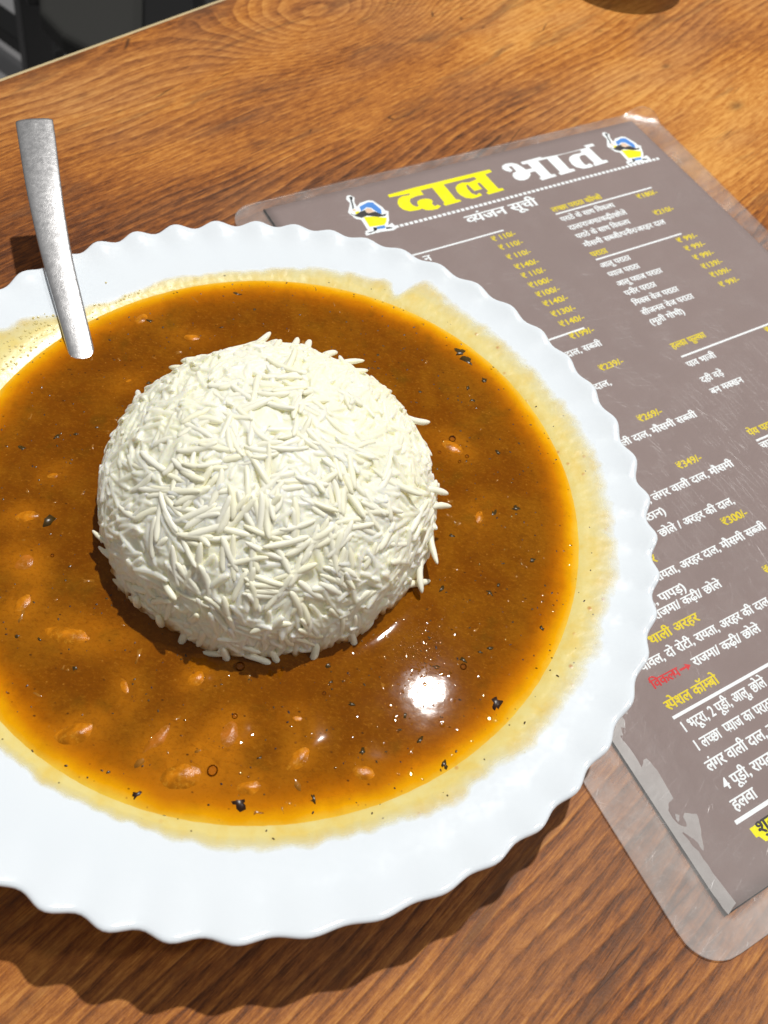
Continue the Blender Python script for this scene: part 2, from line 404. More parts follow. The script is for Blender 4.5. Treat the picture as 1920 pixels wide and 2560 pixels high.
b = o.modifiers.new('bevel', 'BEVEL'); b.width = .8*S; b.segments = 3
bar('seat_rail', L_((-40.6, 108.5, -31)), L_((-34.6, 90.0, -31)), 5.5, 3.6, M_BLACKP, chair)
bar('leg', L_((-61.5, 112, -36)), L_((-77.5, 133.5, -75)), 4.4, 4, M_BLACKP, chair)
bar('leg', L_((-52, 97, -31)), L_((-61.5, 112, -36)), 4.4, 3.4, M_BLACKP, chair)
bar('stretcher', L_((-103, 155, -66)), L_((-75, 138, -66)), 4.8, 3.0, M_BLACKP, chair)
bar('leg', L_((-37, 103, -33)), L_((-56, 182, -75)), 5, 3.4, M_BLACKP, chair)

# ---------------------------------------------------------------- plate
NS = 51                                    # scallops round the rim
def scal(a, r, z, am):
    """plate surface point at angle a for a profile point (r, z) whose scallop amplitude is am"""
    tw = (11.35 - r)*.55
    c = math.cos(NS*a + tw + .7*math.sin(3*a + .6) + .45*math.sin(8*a))
    k = 1 + .25*math.sin(3*a + 1.1) + .15*math.sin(7*a)
    return Vector((math.cos(a)*(r + am*k*.070*c), math.sin(a)*(r + am*k*.070*c), z + am*k*.048*c - (math.cos(a)*.0085 + math.sin(a)*.0034)*r))
TOP = [(0, .62, 0), (2, .62, 0), (4, .64, 0), (5.2, .70, 0), (5.9, .86, 0), (6.6, 1.18, 0), (7.3, 1.58, 0), (7.9, 1.93, 0), (8.4, 2.19, 0), (8.8, 2.37, 0), (9.05, 2.47, 0), (9.4, 2.575, .0), (9.8, 2.66, .0),
       (10.2, 2.73, .07), (10.55, 2.79, .2), (10.85, 2.86, .45), (11.1, 2.94, .8), (11.25, 2.99, 1)]
LIP = [(11.33, 3.0, 1), (11.385, 2.96, 1), (11.39, 2.90, 1), (11.34, 2.84, 1)]
BOT = [(11.1, 2.76, 1), (10.8, 2.66, .85), (10.4, 2.54, .5), (9.8, 2.42, .12), (9.2, 2.22, 0), (8.5, 1.93, 0), (7.7, 1.45, 0), (6.9, .92, 0), (6.1, .42, 0), (5.6, .22, 0), (5.2, .16, 0), (5.1, .03, 0), (4.8, .02, 0), (4.6, .16, 0), (3, .24, 0), (0, .24, 0)]
def top_z(r):
    for (r0, z0, a0), (r1, z1, a1) in zip(TOP, TOP[1:]):
        if r <= r1:
            t = (r - r0)/(r1 - r0); return z0 + t*(z1 - z0), a0 + t*(a1 - a0)
    return TOP[-1][1], TOP[-1][2]
def revolve(name, prof, mat, parent, seg=NS*10):
    vs_, fs = [], []
    for (r, z, am) in prof:
        for i in range(seg):
            vs_.append(scal(2*math.pi*i/seg, max(r, .001), z, am))
    for j in range(len(prof) - 1):
        for i in range(seg):
            k = (i + 1) % seg
            fs.append((j*seg + i, (j+1)*seg + i, (j+1)*seg + k, j*seg + k))
    return mesh_obj(name, vs_, fs, mat, parent)
dense = []
PR = TOP + LIP + BOT
for a_, b_ in zip(PR, PR[1:]):
    dense.append(a_)
    if a_[0] > 5 and abs(a_[0] - b_[0]) > .3:
        dense.append(tuple((x + y)/2 for x, y in zip(a_, b_)))
dense.append(PR[-1])
plate = revolve('plate', [(r, z, a) for r, z, a in dense], M_PLATE, None)
plate.location = PC*S
for p in plate.data.polygons: p.flip()
tag(plate, 'white opal glass plate with scalloped fluted rim holding curry and rice', 'plate')

# ---------------------------------------------------------------- curry
ZL = 2.485
curry = empty('curry', PC)
tag(curry, 'brown orange kidney bean curry filling the white plate around the rice', 'curry')
# positions below are centimetres from the plate centre
BEANS = [(-2.61, -7.43, 1.15, .62, 35, .13, 0, 'orange kidney bean breaking the sauce at the lower left, nearest the plate edge'),
         (-.79, -7.30, 1.35, .60, 62, .10, 1, 'long reddish kidney bean lying between the orange bean and the pink bean'),
         (.80, -6.92, 1.25, .80, 80, .13, 1, 'pink sheened kidney bean below the front of the rice mound'),
         (.10, -7.89, 1.45, .90, 30, .16, 0, 'large pale orange kidney bean next to a round bubble'),
         (-3.49, -5.11, 2.1, .80, 5, .10, 0, 'long orange bean half sunk left of the rice shadow'),
         (-.35, -5.62, .70, .50, 50, .10, 0, 'small round orange bean just below the rice mound'),
         (-6.19, -2.12, 1.1, .60, 20, .10, 0, 'bean with a glint at the left edge of the photo, beside a dark herb patch'),
         (-5.64, -3.44, .95, .85, 70, .12, 1, 'pink sheened bean at the left, below the bean beside the herb patch'),
         (2.63, -6.97, 1.1, .60, 60, .09, 0, 'sunken brown bean below the big lamp glare'),
         (2.30, -6.08, .9, .6, 10, .05, 0, 'sunken bean directly under the front right of the rice'),
         (5.09, 3.30, 1.2, .65, -20, .09, 0, 'bean under a ring bubble right of the rice mound'),
         (4.30, -7.0, 1.0, .6, 0, .06, 0, 'dim bean near the lower right sauce edge'),
         (-5.1, 3.2, 1.1, .65, 40, .06, 0, 'sunken bean between the spoon handle and the rice'),
         (-3.9, 5.5, 1.2, .6, 10, .06, 0, 'sunken pale bean right of the spoon handle'),
         (-5.2, -4.6, 1.2, .6, 75, .10, 0, 'orange bean at the left edge between two pink sheened lumps and the long bean'),
         (-5.9, -.6, .9, .6, 30, .07, 0, 'half hidden bean at the left edge above the dark herb patch'),
         (1.6, -7.9, 1.0, .55, 15, .08, 0, 'dim bean right of the large pale orange bean'),
         (-1.9, -6.3, 1.0, .5, 120, .07, 0, 'thin sunken bean between the shadow of the rice and the orange bean'),
         (-5.6, 5.9, 1.0, .6, 60, .06, 0, 'sunken lump beside the spoon handle near the rim'),
         (6.2, 1.0, 1.1, .6, 80, .05, 0, 'faint sunken bean at the right of the sauce')]
BEANS = [(x, y, L*1.22, W*1.22, an, rise, k, lab) for x, y, L, W, an, rise, k, lab in BEANS]
def hump(x, y):
    h = 0
    for (bx, by, L, W, an, rise, k, _) in BEANS:
        c, s = math.cos(math.radians(an)), math.sin(math.radians(an))
        dx, dy = x - bx, y - by
        if dx*dx + dy*dy > 6: continue
        u, v = dx*c + dy*s, -dx*s + dy*c
        h += rise*.55*math.exp(-((u/(L*.56))**2 + (v/(W*.66))**2)**1.3)
    return h
def sauce_z(x, y):
    r = math.hypot(x, y)
    q = Vector((x, y, 0))
    w = max(0, min(1, (8.7 - r)/1.2))
    z = ZL + hump(x, y)*w + w*(.006*noise.noise(q*.7) + .0010*noise.noise(q*3.7))
    lum = max(0, min(1, (3.5 - x)/3))*max(0, min(1, (r - 4.9)/.6))
    z += w*lum*.020*abs(noise.noise(q*1.5 + Vector((3, 8, 1))))
    rm = math.hypot(x - .25, y + .15)
    z += .10*math.exp(-max(0, rm - 4.62)/.16)          # meniscus climbing the rice
    z -= .035*max(0, min(1, (r - 8.85 - .25*x/9 - .1*y/9)/.25))
    return z
def edge_r(a):
    q = Vector((math.cos(a)*3, math.sin(a)*3, 2))
    return 9.12 + .25*math.cos(a) + .10*math.sin(a) + .10*noise.noise(q) + .035*noise.noise(q*3.3)
NR, NA = 120, 420
vs_, fs = [Vector((0, 0, sauce_z(0, 0)))], []
for j in range(1, NR + 1):
    for i in range(NA):
        a = 2*math.pi*i/NA; r = edge_r(a)*(j/NR)**.8
        x, y = r*math.cos(a), r*math.sin(a)
        vs_.append(Vector((x, y, sauce_z(x, y))))
for i in range(NA):
    fs.append((0, 1 + i, 1 + (i+1) % NA))
    for j in range(NR - 1):
        b0, b1 = 1 + j*NA, 1 + (j+1)*NA
        fs.append((b0 + i, b1 + i, b1 + (i+1) % NA, b0 + (i+1) % NA))
o = mesh_obj('sauce', vs_, fs, M_SAUCE, curry)
at = o.data.attributes.new('bean', 'FLOAT', 'POINT'); at.data.foreach_set('value', [min(1, hump(v.x, v.y)*13) for v in vs_])

# thin film left on the rim where the sauce has run
def film_out(a):
    d = math.degrees(a) % 360
    def near(c, w): 
        x = abs((d - c + 180) % 360 - 180); return math.exp(-(x/w)**2)
    q = Vector((math.cos(a)*5, math.sin(a)*5, 5))
    r = 9.66 + .50*math.cos(a) + .30*math.sin(a) + .18*noise.noise(q*.5) + .16*noise.noise(q*1.3) + .10*noise.noise(q*4)
    r -= .35*near(108, 24) + .18*near(135, 12)
    r += 1.35*near(163, 9) + .35*near(152, 4) + .42*near(71.5, 2.2) + .25*near(68.5, 1.6) - .55*near(76.0, 1.6)
    r += .05*near(-10, 35)
    return r
NA2, NR2 = 1020, 16
vs_, fs, th = [], [], []
for i in range(NA2):
    a = 2*math.pi*i/NA2; r0 = 8.75; r1 = film_out(a) + .10
    for j in range(NR2 + 1):
        t_ = j/NR2; r = r0 + (r1 - r0)*t_
        z, am = top_z(r)
        p = scal(a, r, z, am); vs_.append(p + Vector((0, 0, .016 + .006*noise.noise(p*5))))
        th.append(max(0, min(1, 1.25*(1 - j/NR2))))
for i in range(NA2):
    k = (i + 1) % NA2
    for j in range(NR2):
        fs.append((i*(NR2+1) + j, i*(NR2+1) + j + 1, k*(NR2+1) + j + 1, k*(NR2+1) + j))
o = mesh_obj('sauce_film', vs_, fs, M_FILM, curry)
at = o.data.attributes.new('thick', 'FLOAT', 'POINT'); at.data.foreach_set('value', th)
tag(o, 'thin pale yellow sauce film drying on the plate rim')

# beads of sauce along the film edge and the splash by the spoon
rnd = random.Random(5)
bm = bmesh.new()
for i in range(190):
    if i < 130:
        a = math.radians(rnd.gauss(161, 8)); r = rnd.uniform(9.0, 9.9)
    elif i < 160:
        a = math.radians(rnd.uniform(130, 152)); r = film_out(a) + rnd.uniform(-.08, .02)
    else:
        a = math.radians(rnd.uniform(-180, 180)); r = film_out(a) + rnd.uniform(-.5, 0)
    z, am = top_z(r); p = scal(a, r, z, am); s = rnd.uniform(.015, .05) if i < 160 else rnd.uniform(.008, .018)
    bmesh.ops.create_icosphere(bm, subdivisions=2, radius=s*S, matrix=Matrix.Translation((p + Vector((0, 0, .015)))*S) @ Matrix.Diagonal((1, 1, .5, 1)))
me = bpy.data.meshes.new('sauce_beads'); bm.to_mesh(me); bm.free()
M_BEAD = simple('sauce_bead', (.80, .68, .30), .08, Specular_IOR_Level=.6)
me.materials.append(M_BEAD); o = bpy.data.objects.new('sauce_beads', me); C.objects.link(o); o.parent = curry; sm(o)
tag(o, kind='stuff')

# beans: every one a thing of its own, sunk in the sauce
def bean_mesh(name, L, W, mat, seed):
    bm = bmesh.new(); bmesh.ops.create_uvsphere(bm, u_segments=28, v_segments=18, radius=1)
    for v in bm.verts:
        x, y, z = v.co
        bend = .28*(x*x - .4)
        q = Vector((x, y, z))
        n = 1 + .05*noise.noise(q*2.1 + Vector((seed, 0, 0))) + .02*noise.noise(q*6)
        v.co = Vector((x*L/2*n, (y*(1 - .12*x*x) + bend)*W/2*n, z*W*.42*n))*S
    me = bpy.data.meshes.new(name); bm.to_mesh(me); bm.free(); me.materials.append(mat); return me
for i, (x, y, L, W, an, rise, k, lab) in enumerate(BEANS):
    me = bean_mesh('kidney_bean', L, W, M_BEANR if k else M_BEAN, i*3.1)
    o = bpy.data.objects.new('kidney_bean', me); C.objects.link(o); sm(o)
    vis = rise > .08
    o.location = (PC + Vector((x, y, ZL + rise*.62 - W*.42 + (.030 if vis else .006))))*S
    o.rotation_euler = (.1*math.sin(i*2.3), .1*math.cos(i*1.7), math.radians(an))
    tag(o, lab, 'bean', 'kidney beans in the curry')

def flake(name, x, y, size, mat, seed, elong=1.6, lift=.012):
    rn = random.Random(seed); n = 9; a0 = rn.uniform(0, 6.28); ca, sa = math.cos(a0), math.sin(a0)
    ring = []
    for i in range(n):
        a = 2*math.pi*i/n; rr = size*rn.uniform(.6, 1.15)
        u, v = rr*math.cos(a)*elong, rr*math.sin(a); ring.append((u*ca - v*sa, u*sa + v*ca))
    top = [Vector((0, 0, .004))] + [Vector((u, v, rn.uniform(-.012, .004))) for u, v in ring]
    vs_ = top + [p - Vector((0, 0, .03)) for p in top]
    m_ = n + 1
    fs = [(0, 1 + i, 1 + (i+1) % n) for i in range(n)] + [(m_, m_ + 1 + (i+1) % n, m_ + 1 + i) for i in range(n)] + \
         [(1 + i, m_ + 1 + i, m_ + 1 + (i+1) % n, 1 + (i+1) % n) for i in range(n)]
    o = mesh_obj(name, vs_, fs, mat, curry); o.location = Vector((x, y, sauce_z(x, y) + lift))*S
    return o
LEAVES = [(1.49, -8.3, .17), (-.05, -8.94, .13), (-.83, -8.59, .12), (4.86, 7.29, .20), (5.2, 6.95, .22), (5.79, 6.27, .13), (6.87, 6.25, .08), (6.54, 3.44, .09),
          (5.5, 5.32, .09), (3.8, 5.2, .06), (7.28, 1.5, .11), (7.27, -4.59, .16), (-5.59, -2.08, .2), (7.89, -.16, .08), (8.32, -2.24, .06), (6.96, -3.14, .06),
          (5.51, .08, .07), (-5.88, .9, .05), (-4.95, -5.46, .06), (4.12, -6.56, .07), (6.15, -6.44, .09), (3.64, -5.42, .07),
          (-4.39, -5.44, .05), (6.31, -3.63, .08), (6.71, -3.31, .05), (2.2, 6.4, .05), (-2.2, 7.3, .05), (.9, 7.6, .05), (5.3, 5.8, .07), (7.0, -1.2, .06)]
for i, (x, y, s) in enumerate(LEAVES):
    dark = i in (0, 2, 11)
    o = flake('herb_flake', x, y, s*1.05, M_DARK if dark else M_LEAF, 40 + i, 1.5, .001 if s > .15 else .003)
    if i == 0: tag(o, 'big dark spice piece near the lower sauce edge')
SHRED = [(-1.9, -5.33, .30), (-3.85, -6.82, .24), (-.49, -6.72, .2), (1.95, -8.43, .3), (3.48, 8.2, .14), (.6, 7.99, .12), (2.53, -8.25, .16), (6.64, 2.38, .18), (7.0, 1.85, .1),
         (-5.6, -1.5, .14), (-3.57, -5.97, .16), (.3, -7.35, .14), (-4.67, 4.34, .12), (-2.6, 6.9, .13), (5.9, 4.2, .10), (6.2, -1.9, .1), (4.9, -5.0, .08), (5.5, -1.3, .1)]
for i, (x, y, s) in enumerate(SHRED):
    flake('onion_shred', x, y, s*.34, M_ONION, 80 + i, 2.6, -.001)
rnx = random.Random(77)
for i in range(46):                                   # bits of onion and tomato pulp, more of them near the camera
    a = rnx.uniform(-3.3, 3.1); r = rnx.uniform(5.0, 8.3)
    flake('onion_shred', r*math.cos(a), r*math.sin(a), rnx.uniform(.04, .10), M_ONION, 200 + i, rnx.uniform(1.6, 3.2), -.001)
for i in range(26):
    a = rnx.uniform(-3.3, 3.1); r = rnx.uniform(5.0, 8.6)
    flake('herb_flake', r*math.cos(a), r*math.sin(a), rnx.uniform(.04, .10), M_LEAF, 300 + i, rnx.uniform(1.3, 2.4), .001)
# froth: tiny bubbles gathered where the lamp glints, and a few over the lumps
bm = bmesh.new()
for i in range(560):
    if i < 400: x, y = rnx.gauss(5.15, .36), rnx.gauss(-3.65, .48)
    elif i < 500: x, y = rnx.gauss(4.9, 1.1), rnx.gauss(-4.2, 1.2)
    else:
        b_ = BEANS[rnx.randrange(len(BEANS))]; x, y = b_[0] + rnx.gauss(0, .22), b_[1] + rnx.gauss(0, .22)
    r = math.hypot(x - .25, y - .1)
    if r > 8.7 or r < 4.9: continue
    s = rnx.uniform(.012, .034)
    bmesh.ops.create_icosphere(bm, subdivisions=2, radius=s*S, matrix=Matrix.Translation(Vector((x, y, sauce_z(x, y) - .002))*S) @ Matrix.Diagonal((1, 1, .40, 1)))
me = bpy.data.meshes.new('froth'); bm.to_mesh(me); bm.free(); me.materials.append(simple('froth_skin', (.26, .085, .004), .05, Specular_IOR_Level=.5))
o = bpy.data.objects.new('froth', me); C.objects.link(o); o.parent = curry; sm(o); tag(o, kind='stuff')
# crumbs of spice everywhere
bm = bmesh.new(); rnd = random.Random(11)
for i in range(560):
    a = rnd.uniform(0, 6.283); r = 9.6*math.sqrt(rnd.uniform(.24, 1)); x, y = r*math.cos(a), r*math.sin(a)
    if r < edge_r(a) - .05: z = sauce_z(x, y)
    elif r < film_out(a) - .1:
        z_, am = top_z(r); z = scal(a, r, z_, am).z + .016
        if rnd.random() < .35: continue
    else: continue
    s = rnd.uniform(.010, .030)
    r_ = bmesh.ops.create_icosphere(bm, subdivisions=1, radius=s*S, matrix=Matrix.Translation(Vector((x, y, z))*S) @ Matrix.Rotation(rnd.uniform(0, 3), 4, 'Z') @ Matrix.Diagonal((rnd.uniform(.8, 2.2), 1, .5, 1)))
    mi = 0 if rnd.random() < .6 else 1
    for v in r_['verts']:
        for f in v.link_faces: f.material_index = mi
me = bpy.data.meshes.new('spice_crumbs'); bm.to_mesh(me); bm.free(); me.materials.append(M_LEAF); me.materials.append(M_DARK)
o = bpy.data.objects.new('spice_crumbs', me); C.objects.link(o); o.parent = curry; tag(o, kind='stuff')
# oil bubbles
def m_bubble():
    t = NT('oil_bubble_skin')
    gl = t.n('ShaderNodeBsdfGlossy'); gl.inputs['Roughness'].default_value = .03
    tr = t.n('ShaderNodeBsdfTransparent'); tr.inputs['Color'].default_value = (.97, .90, .80, 1)
    fr = t.n('ShaderNodeFresnel'); fr.inputs['IOR'].default_value = 1.4
    mx = t.n('ShaderNodeMixShader'); t.l(fr.outputs[0], mx.inputs[0]); t.l(tr.outputs[0], mx.inputs[1]); t.l(gl.outputs[0], mx.inputs[2])
    return t.done(mx)
M_BUB = m_bubble()
for x, y, s in [(6.32, -3.82, .085), (5.07, 3.54, .11), (.72, -7.73, .13), (.88, -6.35, .07), (.66, -5.06, .12), (5.6, 3.0, .06), (-4.1, -1.2, .05), (5.4, 2.75, .05), (4.75, 2.95, .05), (-5.0, -3.1, .05), (2.9, -5.3, .05)]:
    bm = bmesh.new(); bmesh.ops.create_uvsphere(bm, u_segments=20, v_segments=14, radius=s*S)
    me = bpy.data.meshes.new('bubble'); bm.to_mesh(me); bm.free(); me.materials.append(M_BUB)
    o = bpy.data.objects.new('bubble', me); C.objects.link(o); sm(o); o.parent = curry
    o.location = Vector((x, y, sauce_z(x, y) + s*.05))*S

# ---------------------------------------------------------------- rice
RC = Vector((-3.20, 12.40, 2.40)); RR, RH, RP = 4.60, 4.02, 2.45
rice = empty('rice_mound', RC)
tag(rice, 'domed mound of white long grain rice standing in the curry', 'rice')
def dome(s, a, off=0):
    """s 0 at the sauce .. 1 at the crown"""
    rr = RR*(max(0, 1 - s**RP))**(1/2.2)
    p = Vector((rr*math.cos(a), rr*math.sin(a), RH*s))
    return p*(1 + .022*noise.noise(p*.55 + Vector((4, 1, 0))) + .012*noise.noise(p*1.3))
def dome_n(s, a):
    e = 1e-3; s = min(.995, max(.001, s))
    du = dome(s + e, a) - dome(s - e, a); dv = dome(s, a + e) - dome(s, a - e)
    n = dv.cross(du).normalized()
    return n if n.dot(Vector((math.cos(a), math.sin(a), .6))) > 0 else -n
vs_, fs = [], []
NU, NV = 240, 70
for j in range(NV):
    s = -.12 + 1.12*(1 - (1 - j/(NV - 1))**1.6)
    for i in range(NU):
        a = 2*math.pi*i/NU
        p = dome(max(0, min(.9995, s)), a) if s >= 0 else dome(0, a) + Vector((0, 0, RH*s))
        n = dome_n(max(0.002, min(.99, s)), a)
        q = Vector((p.x, p.y, p.z))
        d = .09*noise.noise(q*2.0) + .07*noise.noise(q*5.0) + .05*noise.noise(q*1.1) + .0
        vs_.append(p + n*d)
for j in range(NV - 1):
    for i in range(NU):
        k = (i + 1) % NU; fs.append((j*NU + i, j*NU + k, (j+1)*NU + k, (j+1)*NU + i))
fs.append(tuple((NV-1)*NU + i for i in range(NU))); fs.append(tuple(range(NU))[::-1])
core_v, core_f = vs_, fs
def grain_mesh(seed, ns=8, nr=11):
    rn = random.Random(seed)
    L, R_ = rn.uniform(.72, 1.14), rn.uniform(.082, .100); bend = rn.uniform(-.06, .06); tw = rn.uniform(-.05, .05)
    vs_, fs = [], []
    tip = rn.uniform(.5, .9)
    for j in range(nr):
        t_ = .5 - .5*math.cos(math.pi*(.035 + .93*j/(nr - 1))); x = (t_ - .5)*L
        pr = R_*math.sqrt(max(.01, 1 - abs(2*t_ - 1)**4.2))*(1 + .05*rn.uniform(-1, 1))
        if t_ > .7: pr *= 1 - (t_ - .7)*(1 - tip)*1.6
        for i in range(ns):
            a = 2*math.pi*i/ns
            vs_.append(Vector((x, pr*math.cos(a) + bend*(1 - (2*t_ - 1)**2), pr*math.sin(a)*.86 + tw*(2*t_-1)**2)))
    for j in range(nr - 1):
        for i in range(ns):
            k = (i+1) % ns; fs.append((j*ns + i, j*ns + k, (j+1)*ns + k, (j+1)*ns + i))
    fs.append(tuple(range(ns))[::-1]); fs.append(tuple((nr-1)*ns + i for i in range(ns)))
    return vs_, fs
GV = [grain_mesh(100 + i) for i in range(14)]
GM = []
for v_, f_ in GV:
    me = bpy.data.meshes.new('rice_grain'); me.from_pydata([tuple(v*S) for v in v_], [], f_); me.materials.append(M_GRAIN)
    for p in me.polygons: p.use_smooth = True
    GM.append(me)
rnd = random.Random(23)
view = (Vector((0, 0, CH)) - RC).normalized()
grains = []
def frame(n, ang, tilt):
    t1 = n.cross(Vector((0, 0, 1)));  t1 = t1.normalized() if t1.length > .05 else Vector((1, 0, 0))
    t2 = n.cross(t1)
    d = (t1*math.cos(ang) + t2*math.sin(ang)); d = (d*math.cos(tilt) + n*math.sin(tilt)).normalized()
    s = n.cross(d).normalized(); u = d.cross(s)
    return Matrix((d, s, u)).transposed()
def rand_surf():
    while True:
        z = rnd.random(); a = rnd.uniform(0, 2*math.pi)
        s = z
        rr = (max(0, 1 - s**RP))**(1/2.2)
        # area weight
        e = 1e-3; ds = (dome(min(.998, s + e), a) - dome(min(.998, s), a)).length/e
        if rnd.random() < rr*ds/(RR*2.6): return s, a
for i in range(2500):
    s, a = rand_surf(); n = dome_n(s, a)
    layer = i/2500
    off = rnd.uniform(-.05, .038)
    # grains low on the side hang down the wall; clumps share a direction
    q = dome(s, a)*.45
    base = noise.noise(q + Vector((9, 2, 4)))*5.5
    ang = rnd.gauss(base, .55) if s > .35 else rnd.gauss(math.pi/2, .85)
    tilt = rnd.gauss(0, .07)
    if rnd.random() < .018: tilt = rnd.uniform(.2, .45)*rnd.choice((-1, 1)); off += .05
    p = dome(s, a) + n*off
    if p.z < .05: p.z = .05 + rnd.random()*.1
    grains.append((p, frame(n, ang, tilt), rnd.randrange(len(GM)), rnd.uniform(.85, 1.12), off + .0*layer, n.dot((Vector((0, 0, CH)) - RC - p).normalized())))
# grains that stick out of the outline, as in the photograph: (angle round the dome, height 0-1, lean)
for ad, s, al, ti in [(96, .50, 1.3, .55), (89, .55, 1.9, .6), (81, .55, 1.1, .6), (74, .5, .5, .45), (109, .55, .3, .4), (114, .5, 0.2, .2), (139, .45, 2.4, .5), (134, .5, 2.9, .3), (178, .18, .5, .5), (181, .1, .3, .3),
                      (38, .45, 1.2, .6), (6, .42, 1.7, .6), (2, .35, 2.3, .5), (-8, .22, .3, .5), (-17, .12, .5, .45), (-20, .05, 2.6, .4), (-50, .02, 1.6, .3), (-63, .03, 1.2, .25), (-75, .02, 1.9, .3),
                      (-97, .02, .4, .2), (-105, .04, 1.4, .35), (-113, .12, 1.5, -.25), (-122, .16, 1.4, -.28), (-80, .04, 2.7, .2), (-90, .03, 1.7, .25)]:
    a = math.radians(ad); n = dome_n(s, a); p = dome(s, a) + n*.15
    grains.append((p, frame(n, al, ti + (.08 if s > .1 else .0)), rnd.randrange(len(GM)), 1.12, 9, 9))
grains.sort(key=lambda g: -(g[4]*.8 + (.08*g[5] + (.015 if g[0].z < 1.5 and g[0].y < 0 else 0) if g[5] < 5 else 9)))
for p, m3, gi, sc, _, _ in grains[:300]:
    o = bpy.data.objects.new('grain', GM[gi]); C.objects.link(o); o.parent = rice
    o.matrix_local = Matrix.Translation(p*S) @ m3.to_4x4() @ Matrix.Scale(sc, 4)
# the packed grains below them have stuck together: one fused mass
vs_, fs = list(core_v), list(core_f)
for p, m3, gi, sc, _, _ in grains[300:]:
    b0 = len(vs_); gv, gf = GV[gi]
    vs_ += [p + (m3 @ v)*sc for v in gv]; fs += [tuple(b0 + i for i in f) for f in gf]
o = tag(mesh_obj('packed_grains', vs_, fs, M_RICE, rice), kind='stuff')
rm_ = o.modifiers.new('fuse', 'REMESH'); rm_.mode = 'VOXEL'; rm_.voxel_size = .023*S; rm_.use_smooth_shade = True

# ---------------------------------------------------------------- spoon
spoon = empty('spoon', (-10.33, 16.51, 2.4))
tag(spoon, 'scratched stainless steel spoon leaning on the rim with its bowl sunk in the curry', 'spoon')
so = Vector((-10.33, 16.51, 2.4))
path = [((-8.4, 13.6, 1.75), .30, .16), ((-9.4, 15.05, 2.05), .36, .15), ((-10.28, 16.45, 2.42), .395, .14), ((-11.17, 17.95, 2.84), .43, .13), ((-12.12, 19.55, 3.21), .475, .12),
        ((-12.93, 21.05, 3.55), .53, .115), ((-13.66, 22.5, 3.86), .58, .11), ((-14.36, 23.95, 4.10), .615, .105), ((-14.84, 24.92, 4.24), .625, .10)]
def catm(P, t):
    n = len(P) - 1; i = min(n - 1, int(t*n)); f = t*n - i
    g = lambda k: P[max(0, min(n, k))]
    a, b, c, d = g(i-1), g(i), g(i+1), g(i+2)
    return .5*((2*b) + (c - a)*f + (2*a - 5*b + 4*c - d)*f*f + (3*b - a - 3*c + d)*f**3)
PP = [Vector(p) for p, _, _ in path]; PWd = [Vector((w, h, 0)) for _, w, h in path]
vs_, fs = [], []; NSG, NC = 90, 28
for j in range(NSG + 1):
    t_ = j/NSG; c = catm(PP, t_); wh = catm(PWd, t_); d = (catm(PP, min(1, t_ + .01)) - catm(PP, max(0, t_ - .01))).normalized()
    s = d.cross(Vector((0, 0, 1))).normalized(); u = s.cross(d)
    rem = (1 - t_)*(PP[-1] - PP[0]).length          # round the far end
    k = 1.0
    if rem < .22: k = .80 + .20*math.sqrt(max(0, 1 - (1 - rem/.22)**2))
    hk = 1.0 if rem > .06 else .35 + .65*rem/.06
    for i in range(NC):
        a = 2*math.pi*i/NC; ca, sa = math.cos(a), math.sin(a)
        e = .42                                      # super-ellipse: flat faces, rounded edges
        x = math.copysign(abs(ca)**e, ca)*wh.x*k; y = math.copysign(abs(sa)**.75, sa)*wh.y*.5*hk
        vs_.append(c + s*x + u*(y + .045*(1 - (x/wh.x)**2)) - so)
for j in range(NSG):
    for i in range(NC):
        k = (i+1) % NC; fs.append((j*NC + i, j*NC + k, (j+1)*NC + k, (j+1)*NC + i))
fs.append(tuple(range(NC))[::-1]); fs.append(tuple(NSG*NC + i for i in range(NC)))
mesh_obj('handle', vs_, fs, M_METAL, spoon)
# bowl of the spoon, under the sauce
vs_, fs = [], []; NB = 24; d = Vector((.545, -.83, 0)).normalized(); s = Vector((d.y, -d.x, 0))
bc = Vector((-6.6, 10.9, 1.30))
for lay in (0, 1):
    for j in range(9):
        r = j/8
        for i in range(NB):
            a = 2*math.pi*i/NB
            vs_.append(bc + d*(2.7*r*math.cos(a)) + s*(1.75*r*math.sin(a)*(1 - .12*math.cos(a))) + Vector((0, 0, .55*r*r - .10*lay)) - so)
for lay in (0, 1):
    for j in range(8):
        for i in range(NB):
            k = (i+1) % NB; b0 = lay*9*NB
            q = (b0 + j*NB + i, b0 + j*NB + k, b0 + (j+1)*NB + k, b0 + (j+1)*NB + i); fs.append(q if lay else q[::-1])
for i in range(NB):
    k = (i+1) % NB; fs.append((8*NB + i, 17*NB + i, 17*NB + k, 8*NB + k))
mesh_obj('spoon_bowl', vs_, fs, M_METAL, spoon)
